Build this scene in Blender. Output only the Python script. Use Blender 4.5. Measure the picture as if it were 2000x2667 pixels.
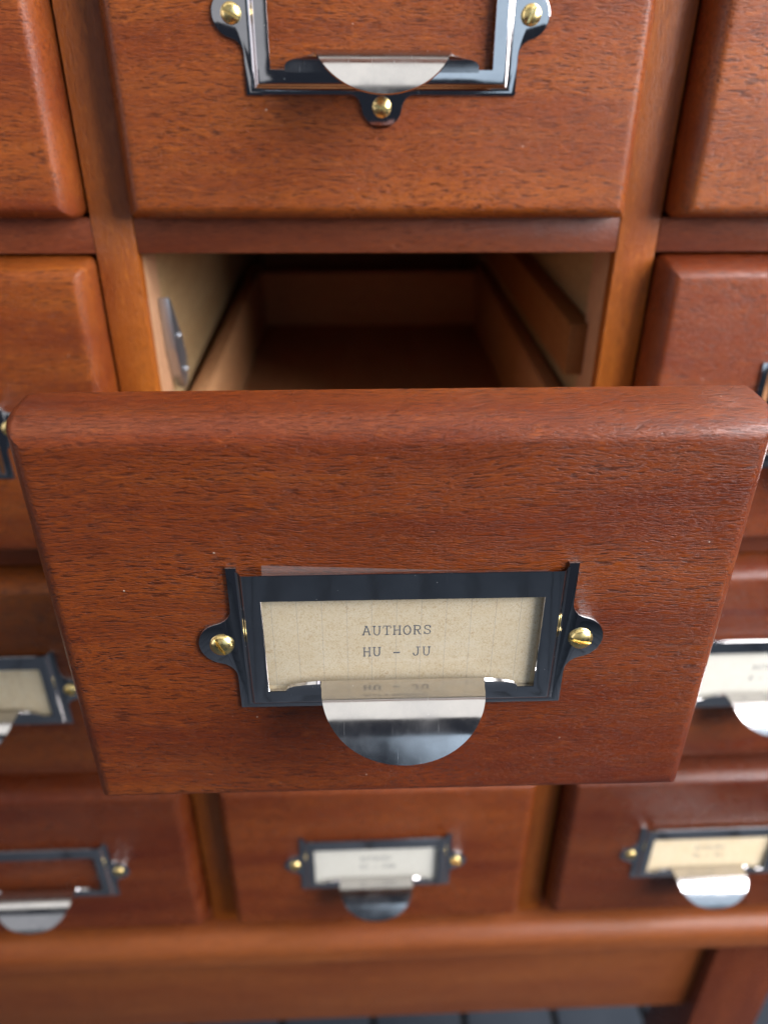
import bpy, bmesh, math, random
from mathutils import Vector, Matrix, noise as mnoise

# ------------------------------------------------------------------ camera, world, lamps
S = 0.001                      # everything below is laid out in millimetres
sc = bpy.context.scene
col = sc.collection
for o in list(bpy.data.objects):
    bpy.data.objects.remove(o)

cam_d = bpy.data.cameras.new('camera')
cam_o = bpy.data.objects.new('camera', cam_d)
col.objects.link(cam_o)
PITCH, ROLL, YAW = 0.534, 0.007, 0.045
fw = Vector((math.sin(YAW) * math.cos(PITCH), math.cos(YAW) * math.cos(PITCH), -math.sin(PITCH)))
rt = Vector((math.cos(YAW), -math.sin(YAW), 0))
up = rt.cross(fw)
r2 = rt * math.cos(ROLL) + up * math.sin(ROLL)
u2 = -rt * math.sin(ROLL) + up * math.cos(ROLL)
rot = Matrix((r2, u2, -fw)).transposed().to_4x4()
cam_o.matrix_world = Matrix.Translation(Vector((-9.904, -266.26, 46.72)) * S) @ rot
cam_d.sensor_fit = 'VERTICAL'
cam_d.sensor_height = 36.0
cam_d.lens = 1684.7 / 2212.0 * 36.0
cam_d.clip_start = 0.01
cam_d.clip_end = 100
cam_d.dof.use_dof = True
cam_d.dof.focus_distance = 0.176
cam_d.dof.aperture_fstop = 10.0
sc.camera = cam_o

world = bpy.data.worlds.new('World')
sc.world = world
world.use_nodes = True
bg = world.node_tree.nodes['Background']
bg.inputs[0].default_value = (0.45, 0.55, 0.8, 1)
bg.inputs[1].default_value = 0.05

def area(name, loc, target, sx, sy, power, color):
    d = bpy.data.lights.new(name, 'AREA')
    d.shape = 'RECTANGLE'
    d.size, d.size_y = sx, sy
    d.energy = power
    d.color = color
    o = bpy.data.objects.new(name, d)
    col.objects.link(o)
    o.location = loc
    o.rotation_euler = (Vector(target) - Vector(loc)).to_track_quat('-Z', 'Y').to_euler()
    return o

area('overhead_light', (0.1, 0.28, 1.40), (0.1, 0.2801, 0), 3.4, 2.2, 28, (1.0, 0.985, 0.95))
area('window_light', (0.80, -0.52, 0.45), (0, -0.1, -0.10), 0.72, 0.85, 36, (0.985, 0.965, 1.0))
area('daylight_behind', (0.97, -2.25, 0.62), (0, 0, 0.0), 1.75, 1.8, 10, (0.62, 0.80, 1.0))
area('room_daylight', (-1.03, -2.15, 0.62), (0, 0, 0.0), 1.65, 1.8, 4.2, (0.90, 0.93, 1.0))
area('side_daylight', (-1.70, -0.70, 0.30), (0, -0.1, -0.12), 1.0, 1.4, 7.5, (0.93, 0.90, 1.0))

sc.view_settings.view_transform = 'Standard'
sc.view_settings.look = 'None'
sc.view_settings.gamma = 1
sc.view_settings.exposure = 0.0
sc.cycles.caustics_reflective = False

# ------------------------------------------------------------------ measures (mm)
P = 172.0          # column pitch
W = 158.56         # opening width
H = 122.28         # row pitch
RH = 11.1          # rail height
PR = 12.0          # how far a drawer front stands proud of the frame
OPEN = 114.47      # how far the middle drawer is pulled out
FLOOR = -1000.0

# ------------------------------------------------------------------ materials
def nodes_of(name):
    m = bpy.data.materials.new(name)
    m.use_nodes = True
    nt = m.node_tree
    return m, nt, nt.nodes['Principled BSDF']

def N(nt, kind, **kw):
    n = nt.nodes.new(kind)
    for k, v in kw.items():
        setattr(n, k, v)
    return n

def mix_col(nt, fac, a, b, blend='MIX'):
    n = N(nt, 'ShaderNodeMix', data_type='RGBA', blend_type=blend)
    L = nt.links
    for sock, val in ((n.inputs[0], fac), (n.inputs[6], a), (n.inputs[7], b)):
        if hasattr(val, 'links'):
            L.new(val, sock)
        else:
            sock.default_value = val if not isinstance(val, tuple) else (*val, 1)
    return n.outputs[2]

def ramp(nt, src, lo, hi, a=0.0, b=1.0):
    n = N(nt, 'ShaderNodeMapRange')
    n.clamp = True
    nt.links.new(src, n.inputs[0])
    for i, v in enumerate((lo, hi, a, b)):
        n.inputs[i + 1].default_value = v
    return n.outputs[0]

def noise_tex(nt, vec, scale, detail=3.0, rough=0.55, dist=0.0):
    n = N(nt, 'ShaderNodeTexNoise')
    nt.links.new(vec, n.inputs['Vector'])
    n.inputs['Scale'].default_value = scale
    n.inputs['Detail'].default_value = detail
    n.inputs['Roughness'].default_value = rough
    n.inputs['Distortion'].default_value = dist
    return n.outputs['Fac']

def math_n(nt, op, a, b=None):
    n = N(nt, 'ShaderNodeMath', operation=op)
    for s, v in zip(n.inputs, (a, b)):
        if v is None:
            continue
        if hasattr(v, 'links'):
            nt.links.new(v, s)
        else:
            s.default_value = v
    return n.outputs[0]

def vec_scale(nt, vec, xyz):
    n = N(nt, 'ShaderNodeVectorMath', operation='MULTIPLY')
    nt.links.new(vec, n.inputs[0])
    n.inputs[1].default_value = xyz
    return n.outputs[0]

def base_vec(nt):
    """object coordinates in millimetres, shifted by a per-object random so no two boards share a figure"""
    tc = N(nt, 'ShaderNodeTexCoord')
    oi = N(nt, 'ShaderNodeObjectInfo')
    mm = vec_scale(nt, tc.outputs['Object'], (1000, 1000, 1000))
    cmb = N(nt, 'ShaderNodeCombineXYZ')
    for i, k in enumerate((3170.0, 911.0, 2213.0)):
        nt.links.new(math_n(nt, 'MULTIPLY', oi.outputs['Random'], k), cmb.inputs[i])
    add = N(nt, 'ShaderNodeVectorMath', operation='ADD')
    nt.links.new(mm, add.inputs[0])
    nt.links.new(cmb.outputs[0], add.inputs[1])
    return add.outputs[0], mm, oi.outputs['Random']

def wood(name, axis, dark, mid, light, pore=0.75, rough=0.27, grit=1.0, coat=0.42, speck=True):
    m, nt, b = nodes_of(name)
    vec, mm, rnd = base_vec(nt)
    def along(lng, acr):
        v = [acr, acr, acr]
        v['XYZ'.index(axis)] = lng
        return vec_scale(nt, vec, tuple(v))
    # wandering grain: bend the coordinate a little before stretching it
    warp = N(nt, 'ShaderNodeTexNoise')
    nt.links.new(vec, warp.inputs['Vector'])
    warp.inputs['Scale'].default_value = 0.018
    warp.inputs['Detail'].default_value = 1.0
    wv = N(nt, 'ShaderNodeVectorMath', operation='MULTIPLY_ADD')
    nt.links.new(warp.outputs['Color'], wv.inputs[0])
    wv.inputs[1].default_value = (9, 9, 9)
    nt.links.new(vec, wv.inputs[2])
    vec = wv.outputs[0]
    broad = noise_tex(nt, along(0.006, 0.045), 1.0, 3.0, 0.6)
    band = noise_tex(nt, along(0.012, 0.33), 1.0, 4.0, 0.62)
    fibre = noise_tex(nt, along(0.06, 2.2), 1.0, 3.0, 0.6)
    pores = noise_tex(nt, along(0.24, 2.1), 1.0, 2.5, 0.55, 0.25)
    fleck = noise_tex(nt, along(0.22, 0.75), 1.0, 3.0, 0.6)
    c = mix_col(nt, ramp(nt, broad, 0.33, 0.68), dark, light)
    c = mix_col(nt, ramp(nt, band, 0.30, 0.70, 0.0, 0.75), c, mid)
    c = mix_col(nt, ramp(nt, fibre, 0.45, 0.75, 0.0, 0.40), c, tuple(x * 0.55 for x in dark))
    c = mix_col(nt, ramp(nt, fleck, 0.56, 0.72, 0.0, 0.30), c, tuple(min(1, x * 1.35) for x in light))
    pm = ramp(nt, pores, 0.545, 0.64)
    patch = ramp(nt, broad, 0.35, 0.6, 0.35, 1.0)
    pm2 = math_n(nt, 'MULTIPLY', pm, patch)
    c = mix_col(nt, math_n(nt, 'MULTIPLY', pm2, pore), c, tuple(x * 0.22 for x in dark))
    fine = noise_tex(nt, along(0.55, 4.2), 1.0, 2.0, 0.6)
    fm = ramp(nt, fine, 0.48, 0.66)
    c = mix_col(nt, math_n(nt, 'MULTIPLY', fm, 0.45 * pore), c, tuple(x * 0.45 for x in dark))
    tint = N(nt, 'ShaderNodeHueSaturation')
    nt.links.new(c, tint.inputs['Color'])
    nt.links.new(math_n(nt, 'ADD', math_n(nt, 'MULTIPLY', rnd, 0.16), 0.92), tint.inputs['Value'])
    oc = N(nt, 'ShaderNodeObjectInfo')          # board's own tone, plus row-to-row light falloff put into the colour
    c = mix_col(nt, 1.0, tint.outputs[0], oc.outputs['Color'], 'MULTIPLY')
    if speck:   # specks of pale dust caught in the lacquer
        vo = N(nt, 'ShaderNodeTexVoronoi')
        nt.links.new(mm, vo.inputs['Vector'])
        vo.inputs['Scale'].default_value = 0.16
        near = ramp(nt, vo.outputs['Distance'], 0.024, 0.042, 1.0, 0.0)
        sep = N(nt, 'ShaderNodeSeparateColor')
        nt.links.new(vo.outputs['Color'], sep.inputs[0])
        pick = ramp(nt, sep.outputs[0], 0.50, 0.52)
        c = mix_col(nt, math_n(nt, 'MULTIPLY', near, pick), c, (0.55, 0.42, 0.33))
    nt.links.new(c, b.inputs['Base Color'])
    rg = noise_tex(nt, vec, 0.05, 3.0, 0.6)
    nt.links.new(ramp(nt, rg, 0.3, 0.7, rough - 0.06, rough + 0.10), b.inputs['Roughness'])
    b.inputs['Specular IOR Level'].default_value = 0.20
    b.inputs['Coat Weight'].default_value = coat
    b.inputs['Coat Roughness'].default_value = 0.20
    # relief: open pores sunk in the lacquer plus orange-peel grit
    gr = noise_tex(nt, along(0.65, 2.6), 1.0, 3.0, 0.65)
    h1 = math_n(nt, 'MULTIPLY', pm2, -0.75)
    h2 = math_n(nt, 'MULTIPLY', gr, 0.9 * grit)
    h3 = math_n(nt, 'SUBTRACT', math_n(nt, 'MULTIPLY', fibre, 0.5), math_n(nt, 'MULTIPLY', fm, 0.5))
    hh = math_n(nt, 'ADD', math_n(nt, 'ADD', h1, h2), h3)
    bp = N(nt, 'ShaderNodeBump')
    bp.inputs['Strength'].default_value = 0.8
    bp.inputs['Distance'].default_value = 0.00024
    nt.links.new(hh, bp.inputs['Height'])
    nt.links.new(bp.outputs[0], b.inputs['Normal'])
    bc = N(nt, 'ShaderNodeBump')      # the lacquer film levels out most of that relief
    bc.inputs['Strength'].default_value = 0.35
    bc.inputs['Distance'].default_value = 0.00016
    nt.links.new(hh, bc.inputs['Height'])
    nt.links.new(bc.outputs[0], b.inputs['Coat Normal'])
    return m

MAH_D, MAH_M, MAH_L = (0.100, 0.015, 0.004), (0.195, 0.038, 0.007), (0.30, 0.078, 0.012)
M = {}
M['front'] = wood('mahogany_drawer_front', 'X', MAH_D, MAH_M, MAH_L)
M['rail'] = wood('mahogany_rail', 'X', (0.115, 0.020, 0.007), (0.175, 0.037, 0.011), (0.23, 0.058, 0.016), pore=0.4, rough=0.42)
M['stile'] = wood('mahogany_stile', 'Z', (0.23, 0.048, 0.007), (0.36, 0.092, 0.010), (0.46, 0.14, 0.016), pore=0.35, rough=0.36)
M['leg'] = wood('mahogany_leg', 'Z', (0.09, 0.017, 0.006), (0.135, 0.028, 0.008), (0.18, 0.042, 0.012), pore=0.3, speck=False)
M['base'] = wood('mahogany_base', 'X', (0.19, 0.042, 0.009), (0.26, 0.066, 0.013), (0.33, 0.095, 0.019), pore=0.25, rough=0.34, speck=False)
M['pale'] = wood('pale_case_wood', 'Y', (0.36, 0.22, 0.10), (0.46, 0.31, 0.15), (0.52, 0.38, 0.20), pore=0.15, rough=0.6, coat=0.0, speck=False)
M['core'] = wood('stile_core_wood', 'Z', (0.42, 0.20, 0.10), (0.52, 0.28, 0.15), (0.58, 0.34, 0.19), pore=0.15, rough=0.5, coat=0.0, speck=False)
M['body'] = wood('drawer_box_wood', 'Y', (0.44, 0.19, 0.08), (0.54, 0.27, 0.12), (0.60, 0.32, 0.15), pore=0.3, rough=0.55, coat=0.0, speck=False)
M['backw'] = wood('drawer_back_wood', 'X', (0.44, 0.18, 0.075), (0.53, 0.235, 0.10), (0.58, 0.28, 0.13), pore=0.3, rough=0.55, coat=0.0, speck=False)
M['runner'] = wood('runner_wood', 'Y', (0.20, 0.070, 0.02), (0.27, 0.105, 0.03), (0.33, 0.14, 0.045), pore=0.4, rough=0.5, coat=0.0, speck=False)

def nickel(name, extra):
    m, nt, b = nodes_of(name)
    vec, mm, rnd = base_vec(nt)
    b.inputs['Metallic'].default_value = 1.0
    haze = noise_tex(nt, vec, 0.10, 4.0, 0.6)
    scr = noise_tex(nt, vec_scale(nt, vec, (4.5, 0.13, 0.13)), 1.0, 2.0, 0.5)
    sm = ramp(nt, scr, 0.68, 0.76)
    vo = N(nt, 'ShaderNodeTexVoronoi')
    nt.links.new(vec, vo.inputs['Vector'])
    vo.inputs['Scale'].default_value = 0.42
    sep = N(nt, 'ShaderNodeSeparateColor')
    nt.links.new(vo.outputs['Color'], sep.inputs[0])
    dust = math_n(nt, 'MULTIPLY', ramp(nt, vo.outputs['Distance'], 0.03, 0.06, 1.0, 0.0), ramp(nt, sep.outputs[0], 0.80, 0.82))
    c = mix_col(nt, ramp(nt, haze, 0.35, 0.7), (0.66, 0.635, 0.62), (0.58, 0.565, 0.56))
    nt.links.new(c, b.inputs['Base Color'])
    r = math_n(nt, 'ADD', ramp(nt, haze, 0.35, 0.75, 0.05 + extra, 0.11 + 2 * extra), math_n(nt, 'MULTIPLY', sm, 0.16))
    r = math_n(nt, 'ADD', r, math_n(nt, 'MULTIPLY', dust, 0.45))
    nt.links.new(r, b.inputs['Roughness'])
    bp = N(nt, 'ShaderNodeBump')
    bp.inputs['Strength'].default_value = 0.25
    bp.inputs['Distance'].default_value = 0.0002
    wav = noise_tex(nt, vec, 0.09, 2.0, 0.5)
    nt.links.new(math_n(nt, 'ADD', wav, math_n(nt, 'MULTIPLY', dust, 0.25)), bp.inputs['Height'])
    nt.links.new(bp.outputs[0], b.inputs['Normal'])
    return m
M['nickel'] = nickel('polished_nickel', 0.0)
M['worn_nickel'] = nickel('worn_nickel', 0.06)     # pulls rubbed dull by fingers

def brass():
    m, nt, b = nodes_of('brass')
    vec, mm, rnd = base_vec(nt)
    b.inputs['Metallic'].default_value = 1.0
    n1 = noise_tex(nt, vec, 1.3, 3.0)
    nt.links.new(mix_col(nt, ramp(nt, n1, 0.4, 0.65), (0.95, 0.76, 0.34), (0.88, 0.64, 0.24)), b.inputs['Base Color'])
    nt.links.new(ramp(nt, n1, 0.35, 0.7, 0.24, 0.38), b.inputs['Roughness'])
    return m
M['brass'] = brass()

def steel():
    m, nt, b = nodes_of('zinc_plated_steel')
    b.inputs['Metallic'].default_value = 1.0
    b.inputs['Base Color'].default_value = (0.50, 0.53, 0.57, 1)
    b.inputs['Roughness'].default_value = 0.42
    return m
M['steel'] = steel()

def paper(name, a, b2, fib, lines):
    m, nt, b = nodes_of(name)
    vec, mm, rnd = base_vec(nt)
    n1 = noise_tex(nt, vec, 0.25, 4.0, 0.6)
    n2 = noise_tex(nt, vec, 1.7, 3.0, 0.65, 1.6)
    c = mix_col(nt, ramp(nt, n1, 0.3, 0.7), a, b2)
    c = mix_col(nt, ramp(nt, n2, 0.50, 0.64, 0.0, 0.70), c, fib)
    n3 = noise_tex(nt, vec, 2.6, 2.0, 0.6, 2.0)
    c = mix_col(nt, ramp(nt, n3, 0.58, 0.70, 0.0, 0.45), c, tuple(min(1, x * 1.25) for x in a))
    if lines:      # faint printed rules
        sx = N(nt, 'ShaderNodeSeparateXYZ')
        nt.links.new(mm, sx.inputs[0])
        t = math_n(nt, 'DIVIDE', math_n(nt, 'ADD', sx.outputs[0], 200.2), 5.6)
        fr = math_n(nt, 'ABSOLUTE', math_n(nt, 'SUBTRACT', math_n(nt, 'FRACT', t), 0.5))
        c = mix_col(nt, ramp(nt, fr, 0.0, 0.022, 0.42, 0.0), c, (0.28, 0.25, 0.28))
    nt.links.new(c, b.inputs['Base Color'])
    b.inputs['Roughness'].default_value = 0.8
    b.inputs['Specular IOR Level'].default_value = 0.2
    return m
M['tan_card'] = paper('tan_card_paper', (0.84, 0.68, 0.43), (0.89, 0.76, 0.53), (0.60, 0.39, 0.18), True)
M['white_card'] = paper('white_card_paper', (0.68, 0.66, 0.57), (0.73, 0.71, 0.62), (0.56, 0.51, 0.41), False)

def plain(name, c, rough, spec=0.4):
    m, nt, b = nodes_of(name)
    b.inputs['Base Color'].default_value = (*c, 1)
    b.inputs['Roughness'].default_value = rough
    b.inputs['Specular IOR Level'].default_value = spec
    return m
def ink():
    m, nt, b = nodes_of('typewriter_ink')
    vec, mm, rnd = base_vec(nt)
    n1 = noise_tex(nt, vec, 1.1, 3.0)
    nt.links.new(mix_col(nt, ramp(nt, n1, 0.35, 0.7), (0.045, 0.055, 0.075), (0.16, 0.16, 0.16)), b.inputs['Base Color'])
    b.inputs['Roughness'].default_value = 0.8
    return m
M['ink'] = ink()

def plastic():
    m = bpy.data.materials.new('clear_plastic')
    m.use_nodes = True
    nt = m.node_tree
    nt.nodes.clear()
    out = N(nt, 'ShaderNodeOutputMaterial')
    tr = N(nt, 'ShaderNodeBsdfTransparent')
    tr.inputs[0].default_value = (0.95, 0.95, 0.94, 1)
    gl = N(nt, 'ShaderNodeBsdfGlossy')
    gl.inputs['Roughness'].default_value = 0.12
    gl.inputs['Color'].default_value = (0.9, 0.9, 0.9, 1)
    fr = N(nt, 'ShaderNodeLayerWeight')
    fr.inputs[0].default_value = 0.25
    mx = N(nt, 'ShaderNodeMixShader')
    nt.links.new(ramp(nt, fr.outputs['Facing'], 0.0, 1.0, 0.010, 0.35), mx.inputs[0])
    nt.links.new(tr.outputs[0], mx.inputs[1])
    nt.links.new(gl.outputs[0], mx.inputs[2])
    df = N(nt, 'ShaderNodeBsdfDiffuse')
    df.inputs[0].default_value = (0.75, 0.75, 0.75, 1)
    m2 = N(nt, 'ShaderNodeMixShader')
    m2.inputs[0].default_value = 0.05
    nt.links.new(mx.outputs[0], m2.inputs[1])
    nt.links.new(df.outputs[0], m2.inputs[2])
    nt.links.new(m2.outputs[0], out.inputs[0])
    return m
M['plastic'] = plastic()

def floor_mat(name, a, b2):
    m, nt, b = nodes_of(name)
    vec, mm, rnd = base_vec(nt)
    n1 = noise_tex(nt, vec, 0.02, 5.0, 0.6)
    nt.links.new(mix_col(nt, ramp(nt, n1, 0.3, 0.7), a, b2), b.inputs['Base Color'])
    b.inputs['Roughness'].default_value = 0.6
    return m
M['tile'] = floor_mat('grey_floor_board', (0.036, 0.047, 0.064), (0.050, 0.063, 0.082))
M['gap'] = floor_mat('floor_gap', (0.035, 0.035, 0.035), (0.06, 0.055, 0.05))

# ------------------------------------------------------------------ mesh helpers
def mesh_obj(name, me, mat, parent=None, loc=(0, 0, 0)):
    o = bpy.data.objects.new(name, me)
    if mat and not me.materials:
        me.materials.append(mat)
    col.objects.link(o)
    o.parent = parent
    o.location = Vector(loc) * S
    return o

def from_bm(bm, name, smooth=False, sharp=None):
    bmesh.ops.recalc_face_normals(bm, faces=bm.faces[:])
    for v in bm.verts:
        v.co *= S
    me = bpy.data.meshes.new(name)
    for f in bm.faces:
        f.smooth = smooth
    bm.to_mesh(me)
    bm.free()
    if smooth and sharp is not None:
        me.set_sharp_from_angle(angle=math.radians(sharp))
    return me

def box_mesh(name, x0, x1, y0, y1, z0, z1, bev=0.4, seg=2):
    bm = bmesh.new()
    bmesh.ops.create_cube(bm, size=1)
    for v in bm.verts:
        v.co = Vector(((x0 + x1) / 2 + v.co.x * (x1 - x0), (y0 + y1) / 2 + v.co.y * (y1 - y0), (z0 + z1) / 2 + v.co.z * (z1 - z0)))
    if bev:
        bmesh.ops.bevel(bm, geom=bm.edges[:], offset=bev, segments=seg, profile=0.5, affect='EDGES')
    return from_bm(bm, name, True, 40)

def box(name, x0, x1, y0, y1, z0, z1, mat, parent, bev=0.4):
    """box whose object origin is the box centre"""
    cx, cy, cz = (x0 + x1) / 2, (y0 + y1) / 2, (z0 + z1) / 2
    me = box_mesh(name, x0 - cx, x1 - cx, y0 - cy, y1 - cy, z0 - cz, z1 - cz, bev)
    return mesh_obj(name, me, mat, parent, (cx, cy, cz))

def empty(name, loc, label, cat, group=None):
    o = bpy.data.objects.new(name, None)
    o.empty_display_size = 0.02
    col.objects.link(o)
    o.location = Vector(loc) * S
    tag(o, label, cat, group)
    return o

def tag(o, label, cat, group=None):
    o['label'] = label
    o['category'] = cat
    if group:
        o['group'] = group

# ------------------------------------------------------------------ drawer front (thumbnail edge, mitred corners)
def front_mesh():
    bm = bmesh.new()
    hx = W / 2 - 0.85
    z0, z1 = 0.5, H - RH - 1.0
    # (inset from edge, y)
    prof = [(1.0, 6.0), (0.0, 5.0), (0.0, -3.0), (0.2, -3.9)]
    n = 9
    for i in range(1, n + 1):
        a = i / n * math.pi / 2
        prof.append((0.2 + 4.9 * (1 - math.cos(a)) ** 0.85, -3.9 - (PR - 3.9) * math.sin(a)))
    prof.append((prof[-1][0] + 1.2, -PR))
    prof.append((prof[-1][0] + 6.0, -PR))
    def ring(ins):
        r = max(0.15, 2.6 - 0.75 * ins)
        out = []
        NC, NS = 3, 10
        for sx, sz, a0 in ((1, -1, -90), (1, 1, 0), (-1, 1, 90), (-1, -1, 180)):
            cx = sx * (hx - ins - r)
            cz = (z0 + ins + r) if sz < 0 else (z1 - ins - r)
            for k in range(NC + 1):
                a = math.radians(a0 + 90 * k / NC)
                out.append((cx + r * math.cos(a), cz + r * math.sin(a)))
        full = []
        for c in range(4):
            full += out[c * (NC + 1):(c + 1) * (NC + 1)]
            p, q = out[c * (NC + 1) + NC], out[((c + 1) * (NC + 1)) % len(out)]
            full += [(p[0] + (q[0] - p[0]) * k / NS, p[1] + (q[1] - p[1]) * k / NS) for k in range(1, NS)]
        return full
    prev = None
    for ins, y in prof:
        row = [bm.verts.new((x, y, z)) for x, z in ring(ins)]
        if prev:
            for k in range(len(row)):
                bm.faces.new((prev[k], prev[(k + 1) % len(row)], row[(k + 1) % len(row)], row[k]))
        else:
            bm.faces.new(row[::-1])
        prev = row
    bm.faces.new(prev)
    return from_bm(bm, 'drawer_front', True, 40)

# ------------------------------------------------------------------ label holder; local origin = centre, Y toward the wood is +
WX, WB, WT, TOP = 31.2, -13.2, 13.0, 20.0
def holder_mesh():
    bm = bmesh.new()
    FX, FB = 38.5, -19.8
    def ear(c, R, r, edge):
        """half outline of a round ear on a straight edge: (distance out, along), from the edge to the tip"""
        zc = math.sqrt((R + r) ** 2 - (edge + r - c) ** 2)
        a1 = math.atan2(-zc, c - edge - r)            # from fillet centre to the ear centre
        pts = []
        for k in range(7):
            a = -math.pi + (a1 + math.pi) * k / 6
            pts.append((edge + r + r * math.cos(a), zc + r * math.sin(a)))
        b0 = math.atan2(zc, edge + r - c)
        for k in range(1, 11):
            a = b0 * (1 - k / 10)
            pts.append((c + R * math.cos(a), R * math.sin(a)))
        return pts
    e = ear(40.5, 6.0, 4.2, FX)
    full = e + [(o, -z) for o, z in reversed(e[:-1])]
    eb = ear(22.4, 5.9, 3.6, -FB)
    fullb = eb + [(o, -z) for o, z in reversed(eb[:-1])]
    outer = [(-FX, TOP + 1.0)] + [(-o, z) for o, z in full] + [(-FX, FB)]
    outer += [(-z, -o) for o, z in fullb] + [(FX, FB)]
    outer += [(o, z) for o, z in reversed(full)] + [(FX, TOP + 1.0)]
    o = 4.9
    inner = [(WX + o, TOP + 1.0), (WX + o, WB - o), (-WX - o, WB - o), (-WX - o, TOP + 1.0)]
    f = bm.faces.new([bm.verts.new((x, -0.85, z)) for x, z in outer + inner])
    ext = bmesh.ops.extrude_face_region(bm, geom=[f])
    for v in ext['geom']:
        if isinstance(v, bmesh.types.BMVert):
            v.co.y = 0.05
    bm.normal_update()
    edges = [e for e in bm.edges if all(abs(v.co.y + 0.85) < 1e-4 for v in e.verts)]
    bmesh.ops.bevel(bm, geom=edges, offset=0.28, segments=2, profile=0.5, affect='EDGES')
    # pressed step and raised face swept round the U
    prof = [(0.0, 1.75), (0.0, 2.35), (0.12, 2.5), (3.2, 2.5), (3.55, 2.46), (3.85, 2.3), (4.1, 2.0), (4.3, 1.6), (4.55, 1.2), (4.85, 0.98), (5.2, 0.88), (5.35, 0.80)]
    rows = []
    for o, h in prof:
        st = [(-WX - o, TOP)]
        for k in range(1, 9):
            st.append((-WX - o, TOP + (WB - o - TOP) * k / 8))
        for k in range(1, 9):
            st.append((-WX - o + 2 * (WX + o) * k / 8, WB - o))
        for k in range(1, 9):
            st.append((WX + o, WB - o + (TOP - WB + o) * k / 8))
        rows.append([bm.verts.new((x, -h, z)) for x, z in st])
    for a, b in zip(rows, rows[1:]):
        for k in range(len(a) - 1):
            bm.faces.new((a[k], a[k + 1], b[k + 1], b[k]))
    # top bar
    bar = [(-1.75, WT), (-2.35, WT), (-2.5, WT + 0.12), (-2.5, TOP - 0.15), (-2.38, TOP), (-1.75, TOP)]
    xs = [-WX - 0.12, WX + 0.12]
    A = [bm.verts.new((xs[0], y, z)) for y, z in bar]
    B = [bm.verts.new((xs[1], y, z)) for y, z in bar]
    for k in range(len(bar)):
        bm.faces.new((A[k], A[(k + 1) % len(bar)], B[(k + 1) % len(bar)], B[k]))
    # inner sides of the open slot ends
    bmesh.ops.remove_doubles(bm, verts=bm.verts[:], dist=0.001)
    return from_bm(bm, 'label_holder', True, 35)

def catmull(pts, n):
    out = []
    m = len(pts)
    for i in range(m - 1):
        p0, p1, p2, p3 = pts[max(i - 1, 0)], pts[i], pts[i + 1], pts[min(i + 2, m - 1)]
        for k in range(n):
            t = k / n
            out.append(tuple(0.5 * ((2 * b) + (-a + c) * t + (2 * a - 5 * b + 4 * c - d) * t * t + (-a + 3 * b - 3 * c + d) * t ** 3) for a, b, c, d in zip(p0, p1, p2, p3)))
    out.append(pts[-1])
    return out

def pull_mesh():
    """tongue bent out of the window: rises to a hump, then a half-round tab slopes down to the fingers"""
    prof = catmull([(-2.45, -13.9), (-2.55, -12.0), (-2.75, -10.5), (-3.3, -9.4), (-4.6, -8.65), (-6.4, -8.4), (-9.0, -8.4), (-10.8, -8.6), (-11.7, -8.95), (-13.4, -9.85), (-15.2, -11.05), (-16.9, -12.6), (-18.4, -14.4), (-19.7, -16.3), (-20.9, -18.4)], 4)
    L = [0.0]
    for a, b in zip(prof, prof[1:]):
        L.append(L[-1] + math.dist(a, b))
    # arc-length of the hump where the tab starts
    s1 = next(l for l, p in zip(L, prof) if p[0] < -7.0)
    tot = L[-1]
    # resample so that the round end is smooth
    def at(s):
        for i in range(len(L) - 1):
            if s <= L[i + 1] + 1e-9:
                t = (s - L[i]) / (L[i + 1] - L[i])
                return tuple(p + (q - p) * t for p, q in zip(prof[i], prof[i + 1]))
        return prof[-1]
    ss = [s1 * i / 16 for i in range(16)] + [s1 + (tot - s1) * math.sin(i / 30 * math.pi / 2) for i in range(31)]
    def hw(s):
        if s < s1:
            T = [(0, 27.2), (1.6, 27.2), (2.2, 26.9), (2.8, 26.2), (3.3, 24.9), (3.7, 23.0), (4.1, 21.0), (4.5, 19.6), (5.2, 18.8), (99, 18.6)]
            for (a, wa), (b, wb) in zip(T, T[1:]):
                if s <= b:
                    return wa + (wb - wa) * (s - a) / (b - a)
        q = (s - s1) / (tot - s1)
        return 18.6 * math.sqrt(max(0.0, 1 - q ** 2.25)) + 0.01
    bm = bmesh.new()
    nu = 26
    rows = []
    for s in ss:
        y, z = at(s)
        w = hw(s)
        rows.append([bm.verts.new((w * (-1 + 2 * k / nu), y, z)) for k in range(nu + 1)])
    for a, b in zip(rows, rows[1:]):
        for k in range(nu):
            bm.faces.new((a[k], a[k + 1], b[k + 1], b[k]))
    bmesh.ops.remove_doubles(bm, verts=bm.verts[:], dist=0.002)
    bmesh.ops.recalc_face_normals(bm, faces=bm.faces[:])
    # orient outward (up / toward the room), then thicken
    f = max(bm.faces, key=lambda q: q.calc_center_median().z)
    if f.normal.z < 0:
        bmesh.ops.reverse_faces(bm, faces=bm.faces[:])
    bmesh.ops.solidify(bm, geom=bm.faces[:], thickness=0.75)
    return from_bm(bm, 'pull', True, 50)

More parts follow.
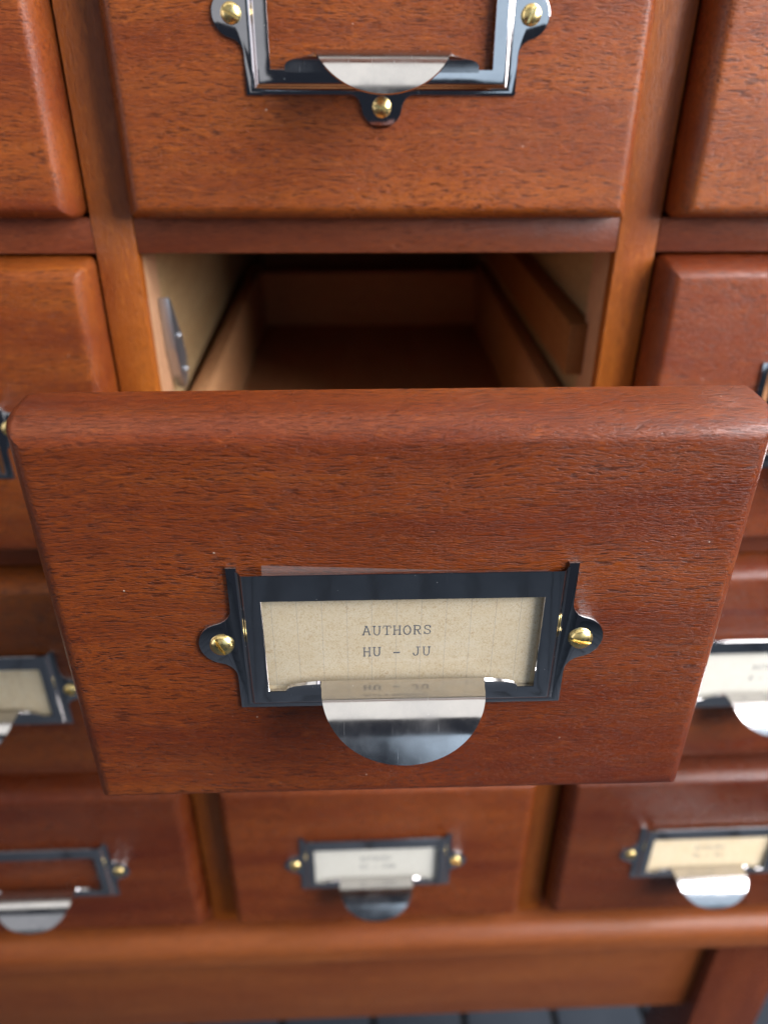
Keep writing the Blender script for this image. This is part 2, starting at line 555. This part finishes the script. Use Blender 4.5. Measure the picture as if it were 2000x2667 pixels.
def screw_mesh():
    R, HT, SL, DEP = 2.75, 1.5, 0.36, 0.75
    ys = [-R * math.cos(i / 9 * math.pi / 2) for i in range(9)]
    ys = [y for y in ys if y < -SL - 0.1] + [-SL - 0.03, -SL, SL, SL + 0.03] + [-y for y in reversed(ys) if y < -SL - 0.1]
    bm = bmesh.new()
    rows = []
    nx = 14
    for y in ys:
        w = math.sqrt(max(R * R - y * y, 0.0)) + 0.02
        row = []
        for k in range(nx + 1):
            x = -w * math.cos(math.pi * k / nx)
            rr = min(1.0, math.hypot(x, y) / R)
            h = HT * math.sqrt(max(0.0, 1 - rr ** 2.2)) + 0.3
            if abs(y) <= SL + 0.001:
                h = min(h, max(0.1, HT + 0.3 - DEP))
            row.append(bm.verts.new((x, -h, y)))
        rows.append(row)
    for a, b in zip(rows, rows[1:]):
        for k in range(nx):
            bm.faces.new((a[k], a[k + 1], b[k + 1], b[k]))
    bnd = [e for e in bm.edges if e.is_boundary]
    ex = bmesh.ops.extrude_edge_only(bm, edges=bnd)
    for v in ex['geom']:
        if isinstance(v, bmesh.types.BMVert):
            v.co.y = 0.1
    return from_bm(bm, 'screw', True, 38)

ME = {'front': front_mesh(), 'holder': holder_mesh(), 'pull': pull_mesh(), 'screw': screw_mesh()}
ME['front'].materials.append(M['front'])
ME['holder'].materials.append(M['nickel'])
ME['pull'].materials.append(M['worn_nickel'])
ME['screw'].materials.append(M['brass'])
BL = 384.0    # drawer box length behind the frame plane
def boxm(key, mat, *a):
    ME[key] = box_mesh(key, *a)
    ME[key].materials.append(mat)
boxm('side', M['body'], -3.5, 3.5, 6.2, BL, 3.0, 49.0, 0.5)
boxm('bottom', M['body'], -71.4, 71.4, 6.2, BL - 7.2, 6.0, 10.0, 0.2)
boxm('back', M['backw'], -71.4, 71.4, BL - 7.0, BL, 3.2, 45.0, 0.5)

# ------------------------------------------------------------------ the floor
floor = box('floor', -1500, 1500, -2200, 1800, FLOOR - 40, FLOOR - 14, M['gap'], None, 0)
floor['kind'] = 'structure'
floor['label'] = 'grey boarded floor under the cabinet'
BW, GAPW, X0 = 114.0, 8.0, 4.0
bme = box_mesh('floor_board', -(BW - GAPW) / 2, (BW - GAPW) / 2, -2000, 2000, 0, 14.0, 2.0)
bme.materials.append(M['tile'])
for i in range(-12, 13):
    b = mesh_obj('floor_board', bme, None, floor)
    b.location = (Vector((X0 + BW * (i + 0.5), -200, FLOOR - 13.9)) * S) - floor.location

# ------------------------------------------------------------------ the cabinet
COLS = (-2, -1, 0, 1)
XL, XR = (COLS[0] - 0.5) * P, (COLS[-1] + 0.5) * P
SW = (P - W) / 2
ZT = H - RH               # top of the top row's openings
ZB = -3 * H               # bottom of the bottom row's openings
cab = empty('card_catalog_cabinet', (0, 0, FLOOR), 'mahogany library card catalog cabinet with many small drawers, standing on square legs', 'cabinet')
class Sub:
    """places children given world millimetres under the cabinet empty"""
    pass
def cbox(name, *a, bev=0.5):
    x0, x1, y0, y1, z0, z1, mat = a
    o = box(name, x0, x1, y0, y1, z0, z1, mat, cab, bev)
    o.location = o.location - cab.location
    return o
DEEP = 400.0
zs0, zs1 = ZB - RH, ZT + RH
for i in range(len(COLS) + 1):
    x = XL + i * P
    cbox('stile', x - SW, x + SW, 0, 6, zs0, zs1, M['stile'], bev=0.6)
    cbox('stile_core', x - SW + 0.15, x + SW - 0.15, 6.02, 24, zs0, zs1, M['core'], bev=0)
    if 0 < i < len(COLS):
        cbox('partition', x - SW + 2.2, x + SW - 2.2, 24.05, DEEP, zs0, zs1, M['pale'], bev=0)
for cx in COLS:
    for r in range(5):
        zb = ZT - r * H
        cbox('rail', cx * P - W / 2 + 0.05, cx * P + W / 2 - 0.05, 0.25, 24, zb, zb + RH, M['rail'], bev=0.5)
        if 0 < r < 5:
            cbox('dust_panel', cx * P - W / 2 - 2.0, cx * P + W / 2 + 2.0, 24.1, DEEP - 0.2, zb + 3, zb + 8, M['backw'], bev=0)
cbox('side_panel', XL - SW - 0.0, XL + SW - 2.2, 24.05, DEEP + 8, zs0, zs1, M['stile'], bev=0)
cbox('side_panel', XR - SW + 2.2, XR + SW, 24.05, DEEP + 8, zs0, zs1, M['stile'], bev=0)
cbox('back_panel', XL + SW - 2.1, XR - SW + 2.1, DEEP + 0.1, DEEP + 8, zs0, zs1, M['backw'], bev=0)
cbox('top_board', XL - SW - 10, XR + SW + 10, -14, DEEP + 12, zs1 + 0.1, zs1 + 22, M['base'], bev=4)

def molding_mesh(x0, x1, z0, z1, yb, yf):
    prof = [(yb, z1), (-1.0, z1)]
    n = 8
    for i in range(n + 1):
        a = i / n * math.pi / 2
        prof.append((yf + 10.5 * (1 - math.sin(a)), z1 - 10.0 * (1 - math.cos(a))))
    for i in range(n + 1):
        a = i / n * math.pi / 2
        prof.append((yf + 5 * (1 - math.cos(a)), z0 + 5 * (1 - math.sin(a))))
    prof.append((yb, z0))
    bm = bmesh.new()
    A = [bm.verts.new((x0, y, z)) for y, z in prof]
    B = [bm.verts.new((x1, y, z)) for y, z in prof]
    k = len(prof)
    for i in range(k):
        bm.faces.new((A[i], A[(i + 1) % k], B[(i + 1) % k], B[i]))
    bm.faces.new(A)
    bm.faces.new(B[::-1])
    return from_bm(bm, 'base_molding', True, 40)
MZ1, MZ0 = zs0 - 0.1, zs0 - 22.5
mo = mesh_obj('base_molding', molding_mesh(XL - SW - 12, XR + SW + 12, MZ0, MZ1, DEEP + 10, -15.5), M['base'], cab)
mo.location = -cab.location
LX1 = XR + SW - 10
LW = 46.0
for x in (XL - SW + 10, LX1 - LW):
    for y in (0.0, DEEP - 46):
        cbox('leg', x, x + LW, y, y + LW, FLOOR + 0.2, MZ0 - 0.1, M['leg'], bev=1.2)
AZ = -504.0
cbox('apron', XL - SW + 10 + LW + 0.1, LX1 - LW - 0.1, 8, 28, AZ, MZ0 - 0.1, M['base'], bev=1.0)
cbox('apron', XL - SW + 10 + LW + 0.1, LX1 - LW - 0.1, DEEP - 28, DEEP - 8, AZ, MZ0 - 0.1, M['base'], bev=1.0)
for x in (XL - SW + 18, LX1 - 8 - 20):
    cbox('apron', x, x + 20, LW + 0.1, DEEP - 46.1, AZ, MZ0 - 0.1, M['base'], bev=1.0)
# inside the open bay: guide runner on the right, stop latch on the left
rn = cbox('runner', 72.6, P / 2 - SW + 2.1, 19.0, DEEP - 1, -61.5, -41.5, M['runner'], bev=0.6)
def latch_mesh():
    pts = [(18, -30.5), (20.5, -31), (33, -49), (37, -58), (35, -66), (29, -69), (23, -62), (19, -50)]
    bm = bmesh.new()
    A = [bm.verts.new((-79.2, y, z)) for y, z in pts]
    f = bm.faces.new(A)
    ex = bmesh.ops.extrude_face_region(bm, geom=[f])
    for v in ex['geom']:
        if isinstance(v, bmesh.types.BMVert):
            v.co.x = -75.4
    bm.normal_update()
    bmesh.ops.bevel(bm, geom=bm.edges[:], offset=0.4, segments=2, profile=0.5, affect='EDGES')
    return from_bm(bm, 'stop_latch', True, 40)
la = mesh_obj('stop_latch', latch_mesh(), M['steel'], cab)
la.location = -cab.location
la['label'] = 'grey metal stop latch screwed inside the open bay'
sm = ME['screw'].copy()
sm.materials.clear()
sm.materials.append(M['steel'])
for y, z in ((27, -47), (31.5, -62)):
    s = mesh_obj('screw', sm, None, la, (-75.4, y, z))
    s.rotation_euler = (0.4, 0, math.pi / 2)
    s.scale = (0.55, 0.55, 0.55)

# ------------------------------------------------------------------ the drawers
GROUP = 'drawers of the card catalog cabinet'
rnd = random.Random(7)
def drawer(cx, row, label, dx=0.0, dz=0.0, out=0.0, sag=0.0, yaw=0.0, roll=0.0, shift=0.0, tint=(1, 1, 1)):
    d = empty('drawer', (cx * P + shift, -out, -row * H + sag), label, 'drawer', GROUP)
    d.rotation_euler = (0, roll, yaw)
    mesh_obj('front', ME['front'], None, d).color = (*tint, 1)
    for s in (-1, 1):
        mesh_obj('side', ME['side'], None, d, (s * 75.0, 0, 0))
    mesh_obj('bottom', ME['bottom'], None, d)
    mesh_obj('back', ME['back'], None, d)
    h = mesh_obj('label_holder', ME['holder'], None, d, (dx, -PR, 55.4 + dz))
    h.rotation_euler = (0, rnd.uniform(-0.006, 0.006), 0)
    mesh_obj('pull', ME['pull'], None, h)
    for x, z in ((-41.2, 0.0), (41.2, 0.0), (0.0, -22.8)):
        s = mesh_obj('screw', ME['screw'], None, h, (x, -0.8, z))
        s.rotation_euler = (0, rnd.uniform(0, math.pi), 0)
    return d, h

D = {}  # tints also carry light falloff: top row raised, bottom row lowered
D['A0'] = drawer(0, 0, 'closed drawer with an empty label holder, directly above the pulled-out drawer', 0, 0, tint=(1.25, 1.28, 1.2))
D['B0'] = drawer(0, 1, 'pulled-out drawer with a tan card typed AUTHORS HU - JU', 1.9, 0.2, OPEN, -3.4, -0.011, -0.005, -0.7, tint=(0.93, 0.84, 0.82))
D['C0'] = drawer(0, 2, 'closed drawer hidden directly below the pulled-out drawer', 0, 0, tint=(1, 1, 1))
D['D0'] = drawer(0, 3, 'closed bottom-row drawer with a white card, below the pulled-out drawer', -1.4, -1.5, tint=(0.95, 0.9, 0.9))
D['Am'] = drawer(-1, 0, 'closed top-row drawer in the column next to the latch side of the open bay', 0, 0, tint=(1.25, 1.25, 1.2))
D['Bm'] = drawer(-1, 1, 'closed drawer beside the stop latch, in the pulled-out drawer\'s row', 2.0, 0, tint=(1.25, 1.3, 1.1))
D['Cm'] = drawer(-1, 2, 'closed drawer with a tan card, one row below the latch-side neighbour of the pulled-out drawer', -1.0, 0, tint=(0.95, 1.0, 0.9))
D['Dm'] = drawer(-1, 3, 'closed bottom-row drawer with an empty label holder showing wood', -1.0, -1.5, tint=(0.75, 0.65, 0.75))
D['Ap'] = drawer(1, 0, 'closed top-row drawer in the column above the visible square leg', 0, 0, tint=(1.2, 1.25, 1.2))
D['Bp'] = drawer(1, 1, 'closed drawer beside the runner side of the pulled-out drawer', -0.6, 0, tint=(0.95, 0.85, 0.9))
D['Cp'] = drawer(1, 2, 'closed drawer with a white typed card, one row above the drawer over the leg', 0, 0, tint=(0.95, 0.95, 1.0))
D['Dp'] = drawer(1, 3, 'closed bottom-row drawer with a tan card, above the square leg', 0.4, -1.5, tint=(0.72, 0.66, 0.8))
for r in range(4):
    D['F%d' % r] = drawer(-2, r, ('closed top drawer', 'closed second drawer', 'closed third drawer', 'closed bottom drawer')[r] + ' of the end column farthest from the visible leg')

# ------------------------------------------------------------------ cards with typewriter lettering
GL = {
 'A': [[(0.10, 0), (0.46, 1), (0.54, 1), (0.90, 0)], [(0.24, 0.36), (0.76, 0.36)], [(-0.04, 0), (0.26, 0)], [(0.74, 0), (1.04, 0)], [(0.28, 1), (0.54, 1)]],
 'U': [[(0.17, 1), (0.17, 0.30), (0.24, 0.10), (0.40, 0.0), (0.60, 0.0), (0.76, 0.10), (0.83, 0.30), (0.83, 1)], [(0.0, 1), (0.36, 1)], [(0.64, 1), (1.0, 1)]],
 'T': [[(0.5, 0), (0.5, 1)], [(0.05, 0.74), (0.05, 1), (0.95, 1), (0.95, 0.74)], [(0.28, 0), (0.72, 0)]],
 'H': [[(0.17, 0), (0.17, 1)], [(0.83, 0), (0.83, 1)], [(0.17, 0.52), (0.83, 0.52)], [(0.0, 0), (0.34, 0)], [(0.66, 0), (1.0, 0)], [(0.0, 1), (0.34, 1)], [(0.66, 1), (1.0, 1)]],
 'O': [[(0.5 + 0.42 * math.cos(a * math.pi / 10), 0.5 + 0.5 * math.sin(a * math.pi / 10)) for a in range(21)]],
 'R': [[(0.18, 0), (0.18, 1)], [(0.02, 1), (0.62, 1), (0.80, 0.93), (0.86, 0.76), (0.80, 0.58), (0.62, 0.50), (0.18, 0.50)], [(0.52, 0.50), (0.82, 0.0), (1.02, 0.0)], [(0.02, 0), (0.38, 0)]],
 'S': [[(0.84, 0.72), (0.84, 0.98)], [(0.84, 0.80), (0.70, 0.96), (0.48, 1.0), (0.26, 0.94), (0.15, 0.77), (0.24, 0.60), (0.50, 0.52), (0.76, 0.43), (0.87, 0.25), (0.76, 0.07), (0.50, 0.0), (0.28, 0.05), (0.14, 0.22)], [(0.14, 0.02), (0.14, 0.30)]],
 'J': [[(0.68, 1), (0.68, 0.28), (0.60, 0.07), (0.40, 0.0), (0.20, 0.05), (0.10, 0.22), (0.12, 0.32)], [(0.42, 1), (0.96, 1)]],
 '-': [[(0.08, 0.42), (0.92, 0.42)], [(0.08, 0.38), (0.92, 0.38)]],
}
def tube(bm, pts, r, n=6):
    rings = []
    k = len(pts)
    for i, p in enumerate(pts):
        a = Vector(pts[max(i - 1, 0)])
        b = Vector(pts[min(i + 1, k - 1)])
        t = (b - a).normalized()
        nrm = Vector((-t.y, t.x))
        ends = 1.0
        rings.append([bm.verts.new((p[0] + nrm.x * r * math.cos(q * 2 * math.pi / n), -0.22 * r * math.sin(q * 2 * math.pi / n), p[1] + nrm.y * r * math.cos(q * 2 * math.pi / n))) for q in range(n)])
    for a, b in zip(rings, rings[1:]):
        for q in range(n):
            bm.faces.new((a[q], a[(q + 1) % n], b[(q + 1) % n], b[q]))
    bm.faces.new(rings[0])
    bm.faces.new(rings[-1][::-1])

def lettering(parent, lines, x0, z0, seed):
    rr = random.Random(seed)
    bm = bmesh.new()
    for li, text in enumerate(lines):
        for ci, ch in enumerate(text):
            if ch == ' ':
                continue
            gx = x0 + ci * 2.30 + rr.uniform(-0.05, 0.05)
            gz = z0 - li * 6.3 + rr.uniform(-0.09, 0.09)
            for st in GL[ch]:
                tube(bm, [(gx + u * 1.85, gz + v * 2.5) for u, v in st], 0.15 * rr.uniform(0.9, 1.15))
    return mesh_obj('lettering', from_bm(bm, 'lettering', True), M['ink'], parent)

def card(hold, mat, label, lines, tx, tz, seed, rz=0.0):
    """a card slipped behind the raised face of a holder"""
    bm = bmesh.new()
    cw, z0, z1 = 33.2, -16.0, 17.5
    nx = 8
    for y in (-1.3, -1.02):
        pass
    me = box_mesh('card', -cw, cw, -0.75, -0.45, z0, z1, 0)
    o = mesh_obj('card', me, mat)
    bpy.context.view_layer.update()
    o.matrix_world = hold.matrix_world @ Matrix.Rotation(rz, 4, 'Y')
    tag(o, label, 'card', 'cards in the drawer label holders')
    if lines:
        t = lettering(o, lines, tx, tz, seed)
        t.location = (0, -0.76 * S, 0)
    return o

card(D['B0'][1], M['tan_card'], 'tan card typed AUTHORS HU - JU in the pulled-out drawer', ['AUTHORS', 'HU - JU'], -9.1, 1.9, 3, 0.004)
card(D['D0'][1], M['white_card'], 'white typed card in the bottom row, below the pulled-out drawer', ['AUTHORS', 'RO - SHA'], -8.0, 2.2, 5)
card(D['Dp'][1], M['tan_card'], 'tan typed card in the bottom row, in the holder above the square leg', ['AUTHORS', 'TA - TH'], -8.0, 2.2, 6)
card(D['Cp'][1], M['white_card'], 'white typed card one row above the tan card over the square leg', ['AUTHORS', 'R - RO'], -8.0, 2.2, 8)
card(D['Cm'][1], M['tan_card'], 'tan card in the drawer above the bottom-row empty holder', None, 0, 0, 1)

# the clear cover slipped over the typed card, standing a little above the holder
cv = mesh_obj('clear_cover', box_mesh('clear_cover', -31.6, 31.0, -1.15, -1.0, -14.0, 20.2, 0), M['plastic'])
bpy.context.view_layer.update()
cv.matrix_world = D['B0'][1].matrix_world @ Matrix.Rotation(0.050, 4, 'Y')
tag(cv, 'clear plastic cover sheet sticking up over the typed card', 'cover sheet')
